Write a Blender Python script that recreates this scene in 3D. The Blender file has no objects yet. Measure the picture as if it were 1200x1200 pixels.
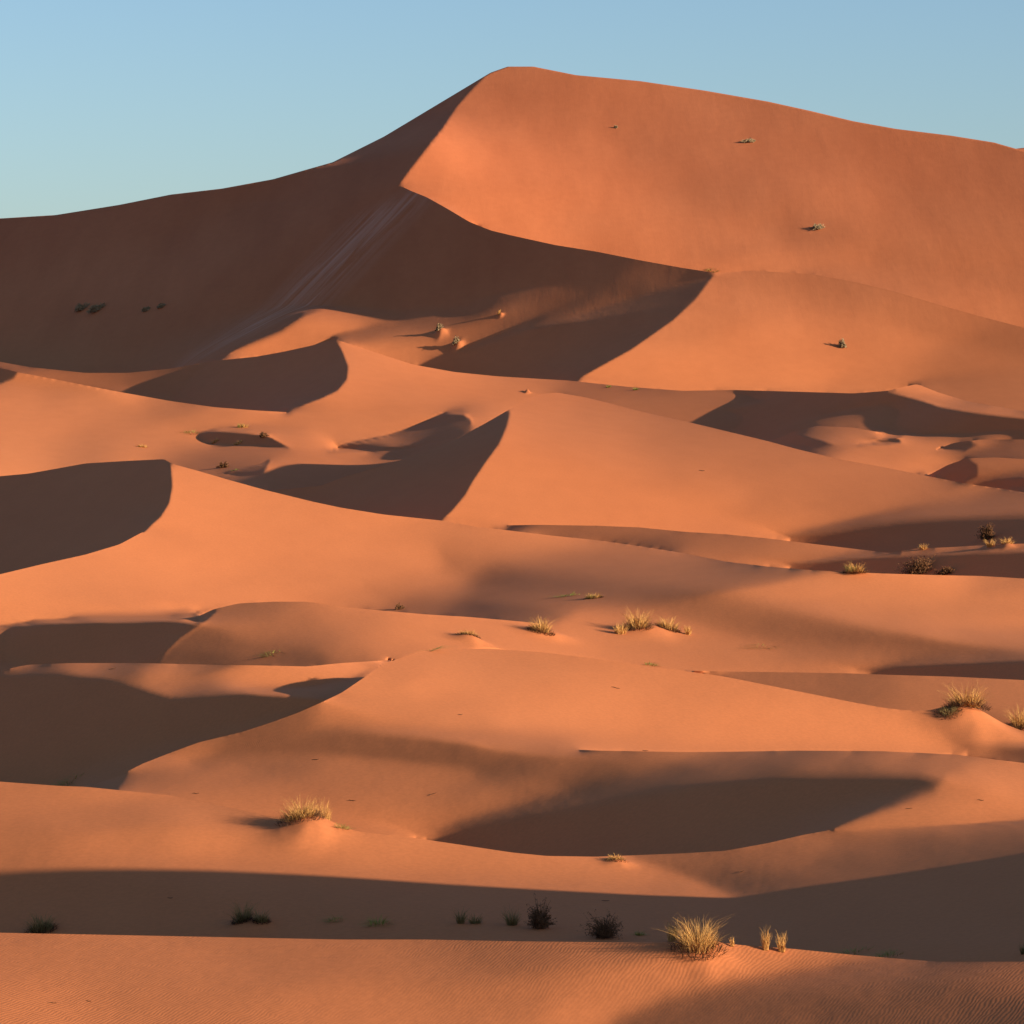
import bpy, bmesh, math, random, time
import numpy as np
from mathutils import Vector
sc=bpy.context.scene
HCAM=20.0
EL=math.radians(14.0); AZ=math.radians(27.0)       # sun height, and how far it stands behind the viewer's shoulder line
# ---- camera: long lens, level, from the top of a dune
cam=bpy.data.cameras.new("camera"); camo=bpy.data.objects.new("camera",cam); sc.collection.objects.link(camo)
camo.location=(0,0,HCAM); camo.rotation_euler=(math.radians(90),0,0)
cam.lens=135; cam.sensor_width=36; cam.shift_y=-0.125; cam.clip_start=1; cam.clip_end=60000
sc.camera=camo
# ---- sky and sun
wd=bpy.data.worlds.new("World"); sc.world=wd; wd.use_nodes=True
nt=wd.node_tree; nt.nodes.clear()
sky=nt.nodes.new('ShaderNodeTexSky'); sky.sky_type='NISHITA'; sky.sun_disc=False
sky.sun_elevation=EL; sky.sun_rotation=math.radians(90)+AZ
sky.air_density=0.9; sky.dust_density=1.3; sky.ozone_density=2.9; sky.altitude=700
bg=nt.nodes.new('ShaderNodeBackground'); bg.inputs[1].default_value=0.092
wo=nt.nodes.new('ShaderNodeOutputWorld')
nt.links.new(sky.outputs[0],bg.inputs[0]); nt.links.new(bg.outputs[0],wo.inputs[0])
sl=bpy.data.lights.new("sun",'SUN'); sl.energy=5.0; sl.angle=math.radians(0.6); sl.color=(1.0,.84,.66)
so=bpy.data.objects.new("sun",sl); sc.collection.objects.link(so)
sd=Vector((math.cos(EL)*math.cos(AZ),-math.cos(EL)*math.sin(AZ),math.sin(EL)))
so.rotation_euler=sd.to_track_quat('Z','Y').to_euler(); so.location=sd*300
sc.view_settings.view_transform='Standard'; sc.view_settings.look='None'; sc.view_settings.exposure=0.68; sc.view_settings.gamma=1
HZ=450.0; FP=4500.0
# ---------------------------------------------------------------- dune field survey
S=(math.cos(EL)*math.cos(AZ), -math.cos(EL)*math.sin(AZ), math.sin(EL))
DK=-0.12
# crests that stand in front of lower ground behind them, nearest first
CREST=[
 [(-400,1090),(0,1093),(100,1095),(200,1097),(400,1101),(500,1101),(600,1103),(780,1105),(860,1107),(930,1112),(1000,1119),(1060,1124),(1100,1127),(1200,1127),(1600,1128)],
 [(-400,912),(0,916),(70,921),(100,922),(200,932),(300,953),(320,960),(420,975),(480,981),(560,993),(600,999),(640,1003),(700,1004),(800,1000),(850,997),(900,988),(943,978),(977,972)],
 [(680,878.6),(700,879.5),(800,881.2),(860,880.8),(933,879.6),(1033,880.2),(1117,884),(1200,894),(1600,935)],
 [(107,919),(133,912),(167,895),(200,882),(233,870),(283,858),(317,847),(350,835),(377,823),(400,812),(437,787),(450,778),(467,772),(493,763),(533,760),(573,760),(633,764),(700,772),(767,782),(800,786),(850,793),(900,803),(950,813),(1000,823),(1033,829),(1077,835),(1120,838),(1150,843),(1183,853),(1200,858),(1600,950)],
 [(-400,800),(0,787),(17,782),(33,779),(83,777),(167,777),(250,779),(317,780),(360,781),(400,777),(433,775),(464,773)],
 [(800,786),(867,787),(933,788),(993,789),(1050,791),(1117,793),(1200,797),(1600,812)],
 [(233,722),(250,714),(262,711),(280,707),(320,705),(360,705),(400,711),(443,715),(500,720),(550,723),(607,728),(635,731)],
 [(-400,750),(0,673),(50,661),(100,650),(140,638),(168,623)],
 [(-400,590),(0,558),(33,555),(67,549),(100,543),(150,540),(193,538),(200,543),(233,552),(267,562),(310,574),(367,588),(400,595),(450,603),(517,610),(550,616),(600,622),(650,628),(700,633),(750,640),(800,648),(850,658),(900,664),(950,668),(990,670),(1033,672),(1100,674),(1150,675),(1200,678),(1600,700)],
 [(595,615.5),(633,615),(700,616),(750,618),(800,623),(850,626),(900,631),(950,637),(1000,643),(1043,648),(1073,643),(1117,641),(1167,638),(1200,637),(1600,632)],
 [(310,574),(340,573),(377,569),(400,560),(433,550),(467,540),(500,528),(533,515),(567,497),(600,478),(617,468),(633,462),(653,460),(683,465),(717,473),(750,482),(800,493),(850,505),(900,517),(933,526),(983,538),(1033,547),(1083,557),(1133,567),(1177,573),(1200,577),(1600,620)],
 [(-400,420),(0,431),(20,436),(67,445),(133,458),(200,470),(250,477),(300,481),(335,483)],
 [(-400,415),(0,424),(33,430),(100,437),(150,437),(200,432),(250,423),(300,418),(333,412),(365,405),(393,397),(400,400),(440,413),(483,427),(533,436),(583,441),(667,446),(733,453),(800,458),(860,457),(933,459),(1000,461),(1040,458),(1060,453),(1075,450),(1100,460),(1133,470),(1200,482),(1600,530)],
 [(470,218),(480,223),(500,231),(525,245),(550,260),(575,270),(600,276),(650,287),(700,295),(750,305),(800,314),(840,320),(880,317),(950,321),(1000,330),(1050,342),(1100,357),(1150,371),(1200,384),(1600,470)],
]
# smaller crests in the hollows
CREST_S=[
 [(1088,557),(1110,545),(1133,537),(1167,536),(1200,538),(1600,545)],
 [(905,516),(933,505),(957,499),(1000,501),(1033,507)],
 [(1097,527),(1117,519),(1150,515),(1200,515),(1600,518)],
]
SKY=[(-400,256),(0,256),(65,252),(140,240),(200,228),(260,221),(320,210),(390,190),(450,160),(500,130),(555,97),(575,85),(595,78),(625,78),(675,88),(750,95),(825,106),(900,119),(950,130),(1000,142),(1050,151),(1115,159),(1165,167),(1200,177),(1600,250)]
def lin(pl,u):
    a=np.array(pl,float); return np.interp(u,a[:,0],a[:,1])
def smoothcurve(pl,u,sm=6):
    """polyline -> softly rounded curve (Catmull-like through local averaging)"""
    a=np.array(pl,float)
    d=np.linspace(-sm,sm,9); w=1-np.abs(d)/(sm+1e-6)+.05
    return sum(wi*np.interp(u+di,a[:,0],a[:,1]) for di,wi in zip(d,w))/w.sum()
# -------- lie of the sand: how squarely each stretch faces the sun (0 grazing .. 0.6 square on, below 0 turned away)
P=[]
def reg(poly,samples=None,val=None,soft=1.0): P.append((poly,samples,val,soft))
def crest(k,a=-400,b=1600,off=0):
    c=[p for p in CREST[k] if a<=p[0]<=b]
    return [(x,y+off) for x,y in c]
def top_of(k,bottom=1400):      # region below a crest line (full frame below)
    c=CREST[k]; return c+[(c[-1][0],bottom),(c[0][0],bottom)]
# big dune, sunlit slope
BASE=[(560,130,.38),(600,100,.32),(520,200,.5),(620,200,.45),(560,250,.6),(620,270,.6),(700,260,.46),(700,180,.4),(750,290,.48),(900,310,.45),(1000,310,.4),(1150,350,.4),(720,130,.35),(900,140,.3),(1000,170,.3),(850,220,.28),(950,270,.28),(1000,240,.36),(1100,230,.28),(1180,200,.25),(1180,330,.32),(800,150,.33),(770,170,.3),(1050,300,.32),(850,280,.4)]
reg([(-500,0),(1700,0),(1700,1500),(-500,1500)],BASE)
# its shaded flank
reg([(-500,200),(0,200)]+[(x,y-20) for x,y in SKY if 0<x<575]+[(578,80),(555,103),(535,125),(520,150),(500,175),(480,200),(467,217),(480,223),(500,231),(525,245),(550,260),(575,270),(600,276),(650,287),(700,295),(750,305),(800,314),(838,321),(825,340),(815,352),(790,375),(740,410),(700,432),(675,446),(583,446),(-500,480)],val=DK,soft=1.2)
reg([(357,368),(380,360),(425,362),(480,362),(560,350),(650,330),(740,318),(830,326),(750,350),(675,373),(600,389),(540,410),(487,425),(440,425),(400,420),(333,425),(300,425),(235,422),(280,408),(330,388)],[(400,385,.5),(300,412,.5),(450,375,.32),(450,400,.4),(550,400,.3),(500,370,.2),(600,370,.22),(700,350,.18),(780,335,.12),(620,345,.1),(650,365,.2),(480,410,.35),(480,362,.0),(550,355,-.05),(700,325,-.05)],soft=3)
# dune beyond the centre
reg([(838,321)]+[p for p in CREST[13] if p[0]>840]+[(1600,700),(660,700),(675,446),(700,432),(740,410),(790,375),(815,352)],[(880,330,.33),(830,350,.35),(800,380,.42),(900,400,.48),(800,430,.5),(740,430,.48),(950,440,.5),(1000,340,.3),(1050,400,.42),(1150,420,.3),(1180,400,.22),(1100,380,.3),(1150,450,.28),(1000,450,.42)],soft=1)
# field between
reg(top_of(12),[(60,432,.28),(100,441,.25),(125,445,.2),(160,448,.12),(200,455,.02),(230,460,-.06),(240,440,.0),(280,450,DK),
 (430,440,.52),(410,420,.5),(410,470,.5),(500,470,.5),(600,460,.4),(450,490,.45),(700,462,.28),(780,475,.26),(850,470,.25),(880,500,.2),(560,480,.5),(540,500,.5),(480,530,.45),
 (100,475,.48),(50,500,.48),(20,470,.5),(200,500,.42),(250,510,.38),(300,492,.48),(50,540,.5),(150,530,.45),(400,500,.45),(330,520,.3),(150,480,.45),(190,478,.33),(150,468,.48),(250,490,.45),
 (350,545,.42),(380,540,.48),(300,565,.3),(280,535,.28),(250,540,.2),(330,540,.42),(340,562,.35),(20,548,.5),(70,540,.3),(120,535,.28),
 (1100,466,.45),(1180,484,.42),(1070,458,.45),(1010,470,DK),(1020,490,.14),(980,490,.14),(1020,525,.45),(1000,540,.45),(1080,540,.48),(1070,518,.4),(960,520,.2),(1000,508,.28),(1180,525,.18),(1180,545,.22),(1150,550,.2),(1160,510,.3),(1090,515,.35),(960,505,.15),(1200,500,.1)],soft=1)
reg([(852,480),(895,470),(860,459),(840,456),(915,458),(990,461),(1036,459),(1053,463),(1080,470),(1100,477),(1140,484),(1200,491),(1600,540),(1600,560),(1200,503),(1150,507),(1090,511),(1055,508),(1048,498),(1055,482),(1040,474),(1010,476),(960,488),(930,500),(915,508),(940,502),(955,499),(930,508),(965,517),(975,521),(950,526),(905,517),(860,506),(872,490)],val=DK,soft=1.5)
reg([(1007,521),(1040,515),(1055,513),(1055,519),(1040,521)],val=DK,soft=.7)
reg([(1097,527),(1117,519),(1135,516),(1145,522),(1130,529)],val=-.05,soft=1.5)
reg([(1088,557),(1110,545),(1133,537),(1145,545),(1145,558),(1125,564)],val=DK,soft=1.5)
reg([(1140,567),(1170,562),(1200,560),(1600,560),(1600,590),(1200,570),(1177,573),(1160,571)],val=DK,soft=1)
reg([(0,431),(12,432),(20,437),(17,443),(0,449),(-400,480),(-400,420)],val=DK,soft=.8)
reg([(393,397),(401,412),(408,430),(406,445),(395,458),(375,467),(350,475),(313,481),(250,477),(200,470),(210,462),(225,440),(250,423),(300,418),(333,412),(365,405)],val=DK,soft=1)
reg([(232,508),(250,505),(290,508),(312,510),(325,517),(338,525),(300,523),(250,521),(234,515)],val=DK,soft=1)
reg([(256,556),(285,550),(305,545),(316,540),(313,548),(308,557),(280,558)],val=DK,soft=1)
reg([(385,528),(400,522),(450,512),(493,497),(510,489),(523,485),(543,486),(553,492),(552,502),(533,513),(483,525),(440,530),(400,529)],val=DK,soft=.8)
# centre dune
reg(top_of(10),[(640,475,.42),(620,560,.52),(700,550,.52),(750,600,.52),(850,580,.5),(700,480,.36),(800,510,.33),(900,540,.36),(900,570,.4),(1000,580,.38),(1100,590,.36),(1180,600,.3),(560,600,.5),(900,600,.44),(650,600,.52)],soft=.8)
reg([(905,632),(950,622),(1010,611),(1060,606),(1120,603),(1200,602),(1600,600),(1600,640),(1200,637),(1117,642),(1073,644),(1043,650),(1000,645),(950,640)],val=-.05,soft=5)
reg([(599,479),(594,500),(585,520),(570,540),(553,565),(545,580),(530,598),(515,612),(450,608),(400,600),(310,576),(340,573),(377,569),(433,550),(467,540),(500,528),(533,515),(567,497)],val=DK,soft=.8)
reg(top_of(9),[(650,622,.2),(750,630,.22),(850,638,.28),(950,645,.34),(1000,650,.34),(1180,640,.34),(1080,646,.32)],soft=.8)
reg([(895,664),(987,655),(1045,653),(1080,651),(1200,646),(1600,640),(1600,700),(1200,682),(1100,678),(950,672)],val=-.04,soft=1.5)
# long near-middle dune
reg(top_of(8),[(-300,700,.5),(20,715,.55),(100,700,.5),(250,650,.58),(220,600,.58),(230,560,.58),(400,640,.55),(300,690,.5),(470,640,.5),(500,685,.46),(450,710,.44),(400,610,.55),(450,665,.5),(540,630,.42),
 (580,640,.45),(700,652,.44),(800,668,.44),(900,700,.5),(1000,715,.5),(1100,735,.5),(1180,735,.5),(1100,690,.5),(1000,690,.5),(1180,700,.44),(1180,684,.3),
 (600,700,.38),(750,725,.36),(850,755,.36),(950,772,.35),(700,740,.42),(1100,774,.26),(1180,772,.2),(650,745,.45),(760,765,.38),(600,750,.45)],soft=.8)
reg([(520,646),(600,660),(700,675),(800,688),(900,706),(1000,728),(1100,745),(1200,749),(1600,745),(1600,766),(1200,765),(1100,768),(1000,767),(930,764),(860,746),(780,722),(700,708),(620,697),(560,690),(520,668)],[(590,670,.15),(650,684,.18),(750,700,.2),(850,720,.19),(930,742,.15),(1000,755,.1),(1100,759,.07),(1200,759,.06),(540,662,.3)],soft=9)
reg([(430,688),(520,698),(600,706),(670,718),(650,729),(600,727),(550,722),(500,719),(460,712)],[(560,719,.06),(500,708,.25),(620,720,.12),(450,700,.34)],soft=6)
reg([(-400,570),(0,558),(33,555),(67,549),(100,543),(150,540),(193,538),(200,545),(202,570),(198,590),(188,606),(170,622),(140,638),(100,650),(50,661),(0,673),(-400,760)],val=DK,soft=.8)
reg([(1005,786),(1050,781),(1120,778),(1200,775),(1600,770),(1600,815),(1200,800),(1117,796),(1050,794)],val=DK,soft=2)
reg([(-400,745),(0,735),(33,731),(100,727),(133,727),(200,726),(233,722),(255,712),(262,711),(240,730),(212,748),(195,765),(190,785),(-400,790)],val=DK,soft=2)
reg([(-400,738),(8,738),(8,756),(12,782),(-400,790)],val=.25,soft=3)
reg([(262,711)]+[p for p in CREST[6] if p[0]>262]+[(650,736),(650,780),(180,780),(195,765),(212,748),(240,730)],[(300,712,.2),(300,740,.27),(240,755,.12),(350,772,.08),(300,765,.12),(400,720,.35),(450,755,.42),(500,740,.45),(240,772,.0),(350,730,.28),(620,745,.45),(420,768,.25)],soft=2)
reg(top_of(5),[(850,789,.25),(900,795,.22),(1000,810,.2),(1100,810,.28),(1180,820,.3),(1150,845,.2)],soft=.8)
# shaded bowl on the left
reg(top_of(4),[(0,785,.3),(100,781,.42),(200,788,.47),(300,795,.5),(380,790,.5),(430,782,.5),(140,796,.2),(60,789,.2),(210,803,.3),(230,811,.1)],soft=.8)
reg([(-400,800),(0,791),(67,790),(117,795),(160,806),(200,818),(240,815),(283,811),(337,813),(367,808),(400,801),(437,787),(430,810),(150,925),(-400,930)],val=DK,soft=4)
# near dune with the shaded hollow
reg(top_of(3),[(430,800,.45),(360,845,.25),(165,908,.28),(250,908,.33),(400,840,.36),(520,860,.42),(450,835,.42),(430,905,.3),(600,912,.22),(300,935,.33),(450,950,.34),(550,955,.3),(600,935,.25),(320,890,.2),
 (500,800,.5),(700,830,.5),(900,850,.5),(1080,858,.5),(600,770,.4),(800,800,.45),(470,790,.42),(1130,850,.6),(1000,870,.5),(600,840,.5),(560,850,.42),(1150,868,.4)],soft=.8)
reg([(225,893),(265,877),(330,862),(400,855),(480,860),(560,868),(640,877),(700,883),(760,886),(900,889),(1000,892),(1000,902),(900,910),(760,915),(700,913),(640,908),(560,902),(480,895),(400,888),(300,889),(240,897)],[(300,872,.05),(400,868,.05),(500,878,.05),(600,886,.06),(700,898,.08),(820,895,.08),(900,896,.1),(1000,897,.16)],soft=6)
reg([(1110,884),(1135,879),(1170,876),(1200,876),(1600,890),(1600,960),(1200,897)],val=-.05,soft=3)
reg([(560,866),(600,868),(633,873),(700,879),(800,882),(860,881),(933,879),(1033,880),(1117,884),(1200,894),(1600,935),(1600,1400),(560,1400)],[(560,868,.3),(570,890,.06),(600,872,.3),(600,888,.07),(600,902,.1),(620,925,.22),(700,881,.28),(700,893,.1),(700,915,.1),(800,886,.32),(800,900,.1),(900,884,.32),(900,898,.1),(1000,885,.35),(1000,897,.2),(1050,890,.35),(1100,890,.4),(1110,905,.28),(1120,925,.35),(1150,900,.46),(1150,950,.42),(1050,955,.36),(1180,920,.46),(1600,950,.46),(570,935,.3)],soft=9)
reg([(490,986),(540,964),(600,951),(660,941),(720,930),(780,918),(850,911),(900,908),(1000,906),(1075,905),(1104,912),(1093,926),(1050,942),(1000,959),(977,967),(943,978),(850,1005),(500,1010)],val=-.07,soft=6)
# next crest: lit back, shaded foot
reg([p for p in CREST[1] if p[0]<940]+[(975,971),(1000,973),(1083,970),(1133,968),(1200,964),(1600,950),(1600,1400),(-400,1400)],[(0,930,.34),(0,990,.3),(150,925,.4),(150,950,.3),(150,990,.4),(250,985,.47),(320,1000,.42),(450,1000,.45),(600,1015,.42),(720,1030,.4),(820,1040,.35),(300,957,.3),
  (860,1010,.16),(900,998,.24),(950,986,.25),(1000,982,.18),(1100,984,.08),(1180,980,.03),(1200,1000,-.01),(1000,1010,.08),(1100,1015,.03),(900,1040,.08),(1000,1100,.08),(1200,1100,.06),(1100,1060,.05),(1200,1040,.02)],soft=1)
reg([(735,1003),(800,1003),(870,1001),(940,983),(1000,979),(1083,976),(1200,971),(1600,957),(1600,1140),(1000,1140),(885,1062),(800,1025)],[(800,1012,.14),(860,1010,.12),(860,1030,.06),(900,1000,.16),(950,990,.2),(1000,986,.14),(1100,986,.05),(1180,983,.02),(1200,1000,-.01),(1000,1010,.05),(1100,1015,.02),(900,1040,.04),(1000,1100,.05),(1200,1100,.05),(1100,1060,.04),(1200,1040,.01)],soft=5)
reg([(-400,1006),(0,1009),(150,1013),(300,1019),(400,1025),(500,1033),(650,1041),(800,1049),(850,1056),(880,1080),(890,1130),(-400,1120)],val=.2,soft=12)
# foreground dune
reg(top_of(0),[(0,1110,.32),(0,1190,.4),(200,1150,.31),(350,1110,.25),(400,1190,.36),(600,1115,.17),(600,1180,.3),(740,1112,.2),(760,1150,.35),(820,1125,.5),(900,1125,.45),(680,1190,.4),(780,1145,.42),(1000,1135,.24),(1100,1140,.2),(1200,1138,.22),(950,1132,.36)],soft=.8)
reg([(680,1240),(720,1196),(780,1170),(850,1152),(940,1142),(1040,1146),(1200,1152),(1600,1155),(1600,1400),(600,1400)],[(800,1190,.08),(900,1170,.07),(1000,1180,.05),(1100,1170,.05),(1200,1190,.0),(1200,1160,.08),(1000,1160,.1)],soft=9)

def pmask(poly,U,V,soft):
    """signed-ish coverage of a polygon, softened"""
    n=len(poly); ins=np.zeros(U.shape,bool); d2=np.full(U.shape,1e12)
    xs=[p[0] for p in poly]; ys=[p[1] for p in poly]
    m=8*soft+6
    for i in range(n):
        x0,y0=poly[i]; x1,y1=poly[(i+1)%n]
        if y0!=y1:
            c=((y0>V)!=(y1>V))&(U<(x1-x0)*(V-y0)/(y1-y0)+x0); ins^=c
        dx,dy=x1-x0,y1-y0; L=dx*dx+dy*dy
        if L==0: continue
        t=np.clip(((U-x0)*dx+(V-y0)*dy)/L,0,1)
        d2=np.minimum(d2,(U-x0-t*dx)**2+(V-y0-t*dy)**2)
    d=np.sqrt(d2); d=np.where(ins,d,-d)
    return 0.5+0.5*np.tanh(d/(1.2*soft))
def sampfield(samples,U,V):
    num=np.zeros(U.shape); den=np.full(U.shape,1e-9)
    for (a,b,c) in samples:
        r=((U-a)/2.6)**2+(V-b)**2+90.
        w=1/r**1.8*1e5; num+=w*c; den+=w
    return num/den
def target(U,V):
    I=np.zeros(U.shape)
    for poly,s,val,soft in P:
        f=sampfield(s,U,V) if s is not None else val
        m=pmask(poly,U,V,soft); I=I*(1-m)+m*f
    return np.where((I>0)&(I<.5),.5*(np.maximum(I,0)/.5)**1.2,np.where(I>=.5,.5+(I-.5)*.8,I))
def sides(U,V,off=0):
    """which crests separate two neighbouring spots"""
    out=[]
    hid=np.full(U.shape[1],1e9)
    u=U[0]
    for c in CREST[:]:
        cv=smoothcurve(c,u); act=(u>=c[0][0])&(u<=c[-1][0])&(cv<hid+0.5)
        out.append((cv,act)); hid=np.where(act,np.minimum(hid,cv),hid)
    for c in CREST_S:
        cv=smoothcurve(c,u); act=(u>=c[0][0])&(u<=c[-1][0])
        out.append((cv,act))
    return out
PRIOR_V=[60,80,150,320,440,455,500,540,600,660,735,800,900,1000,1093,1106,1200,1300,1400]
PRIOR_Y=[880,850,790,680,560,470,380,300,240,195,150,128,104,84,73,52,46,41,37]
JMIN={0:.30,7:.02,11:.02,8:.06,9:.03,10:.16,12:.04,13:.05,14:.03}
def prior(U,V): return np.log(np.interp(V,PRIOR_V,PRIOR_Y))
def axes(h,u0=-160,u1=1400,v0=70,v1=1240):
    return np.arange(u0,u1+1,h,dtype=float),np.arange(v0,v1+1,h,dtype=float)
def upsample(w,us,vs,un,vn):
    # separable linear resample
    A=np.empty((len(vs),len(un)))
    for i in range(len(vs)): A[i]=np.interp(un,us,w[i])
    B=np.empty((len(vn),len(un)))
    for j in range(len(un)): B[:,j]=np.interp(vn,vs,A[:,j])
    return B
def codes(u,v,shape=None):
    """bit code of which crests lie above each node, and which crests count in each column"""
    U,V=np.meshgrid(u,v); code=np.zeros(U.shape,np.int64); act=np.zeros(len(u),np.int64)
    for k,(cv,a) in enumerate(sides(U,V)):
        code|=((V>cv[None])&a[None]).astype(np.int64)<<k; act|=a.astype(np.int64)<<k
    return code,act
def resample(w,us,vs,cs,as_,ground,uq,vq,cq,aq):
    """sample w at scattered (uq,vq) using only nodes on the same side of every crest"""
    h=us[1]-us[0]
    fu=(uq-us[0])/h; fv=(vq-vs[0])/h
    i0=np.clip(np.floor(fv).astype(int),0,len(vs)-2); j0=np.clip(np.floor(fu).astype(int),0,len(us)-2)
    x=fu-j0; y=fv-i0
    out=((w[i0,j0]*(1-x)+w[i0,j0+1]*x)*(1-y)+(w[i0+1,j0]*(1-x)+w[i0+1,j0+1]*x)*y)
    bad=np.zeros(uq.shape,bool)
    for di in (0,1):
        for dj in (0,1):
            m=as_[j0+dj]&aq
            bad|=((cs[i0+di,j0+dj]^cq)&m)!=0
            bad|=~ground[i0+di,j0+dj]
    if bad.any():
        I0=i0[bad];J0=j0[bad];X=x[bad];Y=y[bad];CQ=cq[bad];AQ=aq[bad]
        A=np.zeros((len(I0),3,3));B=np.zeros((len(I0),3)); wn=np.zeros(len(I0))
        for di in range(-2,4):
            for dj in range(-2,4):
                ii=np.clip(I0+di,0,len(vs)-1); jj=np.clip(J0+dj,0,len(us)-1)
                ok=(((cs[ii,jj]^CQ)&(as_[jj]&AQ))==0)&ground[ii,jj]
                dx=jj-J0-X; dy=ii-I0-Y
                wt=ok/(dx*dx+dy*dy+.05)**1.5
                f=np.stack([np.ones_like(dx),dx,dy],1)
                A+=wt[:,None,None]*f[:,:,None]*f[:,None,:]; B+=wt[:,None]*f*w[ii,jj][:,None]; wn+=wt
        A+=np.eye(3)[None]*np.array([0,1,1])*0.02*wn[:,None,None]*1.0+np.eye(3)[None]*1e-9
        sol=np.linalg.solve(A,B[:,:,None])[:,0,0]
        out[bad]=np.where(wn>1e-6,sol,out[bad])
    return out
def setup(h):
    u,v=axes(h); U,V=np.meshgrid(u,v)
    sk=smoothcurve(SKY,u,2)
    ground=V>=sk[None]-0.5*h
    sd=sides(U,V)
    vh=np.ones((len(v),len(u)-1),bool); vv=np.ones((len(v)-1,len(u)),bool)
    for cv,act in sd:
        s=V>cv[None]; a=act
        d=(s[:,1:]!=s[:,:-1])&(a[1:]&a[:-1])[None]; vh&=~d
        d=(s[1:]!=s[:-1])&a[None]; vv&=~d
    jump=~vv&ground[:-1]&ground[1:]
    vh&=ground[:,1:]&ground[:,:-1]; vv&=ground[1:]&ground[:-1]
    cell=vh[1:]&vh[:-1]&vv[:,1:]&vv[:,:-1]
    Uc=(U[1:,1:]+U[:-1,:-1])/2; Vc=(V[1:,1:]+V[:-1,:-1])/2
    return dict(h=h,u=u,v=v,U=U,V=V,ground=ground,vh=vh,vv=vv,cell=cell,jump=jump,I=target(Uc,Vc),a=(Uc-600)/FP,b=-(Vc-HZ)/FP)
def q0f(G):
    V=G['b']*-FP+HZ
    s=np.interp(V,[80,300,440,470,600,1200],[.36,.34,.34,.16,.16,.16])
    q=1/np.maximum(s-G['b'],.05)
    q=np.where(G['I']<-.02,q*.8,q)
    U=G['a']*FP+600
    k=np.clip((U-300)/100,0,1)*np.clip((240-V)/30,0,1)*(G['I']<-.02)
    q=q+k*(7.2-q)
    return np.clip(q,2.2,7.5)
def energy(w,G,wt):
    h=G['h'];k=FP/(2*h); c=G['cell']
    D00=w[:-1,:-1];D01=w[:-1,1:];D10=w[1:,:-1];D11=w[1:,1:]
    p=k*(D01-D00+D11-D10); q=-k*(D10-D00+D11-D01)
    a,b=G['a'],G['b']
    nx=p; ny=-1-a*p-b*q; nz=q
    n2=nx*nx+ny*ny+nz*nz+1e-6; n=np.sqrt(n2)
    dot=nx*S[0]+ny*S[1]+nz*S[2]; I=dot/n
    T=G['I']
    r=I-T
    dark=T<-.02
    r=np.where(dark&(r<0),0,r)
    W=wt['I']*G['cw']
    E=(W*r*r)[c].sum()
    gI=2*W*r
    gx=gI*(S[0]/n-I*nx/n2); gy=gI*(S[1]/n-I*ny/n2); gz=gI*(S[2]/n-I*nz/n2)
    # slope limit
    sh=np.sqrt(nx*nx+ny*ny+1e-6); zz=np.maximum(nz,.3); t=sh/zz; ex=np.maximum(t-.67,0)
    g=2*wt['s']*ex
    gx+=g*nx/sh/zz; gy+=g*ny/sh/zz; gz+=np.where(nz>.3,-g*t/zz,0)
    # q prior (log-like)
    e=(q-G['q0'])/(G['q0']+np.abs(q)); 
    gq=2*wt['q']*G['wq']*e*(1/(G['q0']+np.abs(q))-np.sign(q)*(q-G['q0'])/(G['q0']+np.abs(q))**2)
    lo=np.minimum(q-1.6,0); gq+=2*wt['lo']*lo
    gp=gx-a*gy; gq=gq+gz-b*gy
    gp=np.where(c,gp,0)*k; gq=np.where(c,gq,0)*k
    g=np.zeros_like(w)
    g[:-1,:-1]+=-gp+gq; g[:-1,1:]+=gp+gq; g[1:,:-1]+=-gp-gq; g[1:,1:]+=gp-gq
    # smoothness: second differences
    f=FP/h
    vh,vv=G['vh'],G['vv']
    m=(vh[:,1:]&vh[:,:-1])*G['su']; d=(w[:,2:]-2*w[:,1:-1]+w[:,:-2])*f*m; gg=2*wt['m']*d*f*m
    g[:,2:]+=gg; g[:,1:-1]-=2*gg; g[:,:-2]+=gg
    m=(vv[1:]&vv[:-1])*G['sv']*.35; d=(w[2:]-2*w[1:-1]+w[:-2])*f*m; gg=2*wt['m']*d*f*m
    g[2:]+=gg; g[1:-1]-=2*gg; g[:-2]+=gg
    # twist smoothness
    x=np.where(c,(D11-D10-D01+D00)*f,0); gg=2*wt['m']*.7*x*f*c*G['sc']**2
    g[1:,1:]+=gg; g[1:,:-1]-=gg; g[:-1,1:]-=gg; g[:-1,:-1]+=gg
    # jumps at crests: ground behind is farther
    j=G['jump']; d=(w[:-1]-w[1:]); e=np.minimum(d-G['jmin'],0)*j*f*.3
    gg=2*wt['j']*e*f*.3; g[:-1]+=gg; g[1:]-=gg
    # weak prior
    g+=wt['d']*2*(w-G['w0'])*G['ground']*f*f*1e-3
    return E/c.sum(),g,I,p,q
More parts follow.
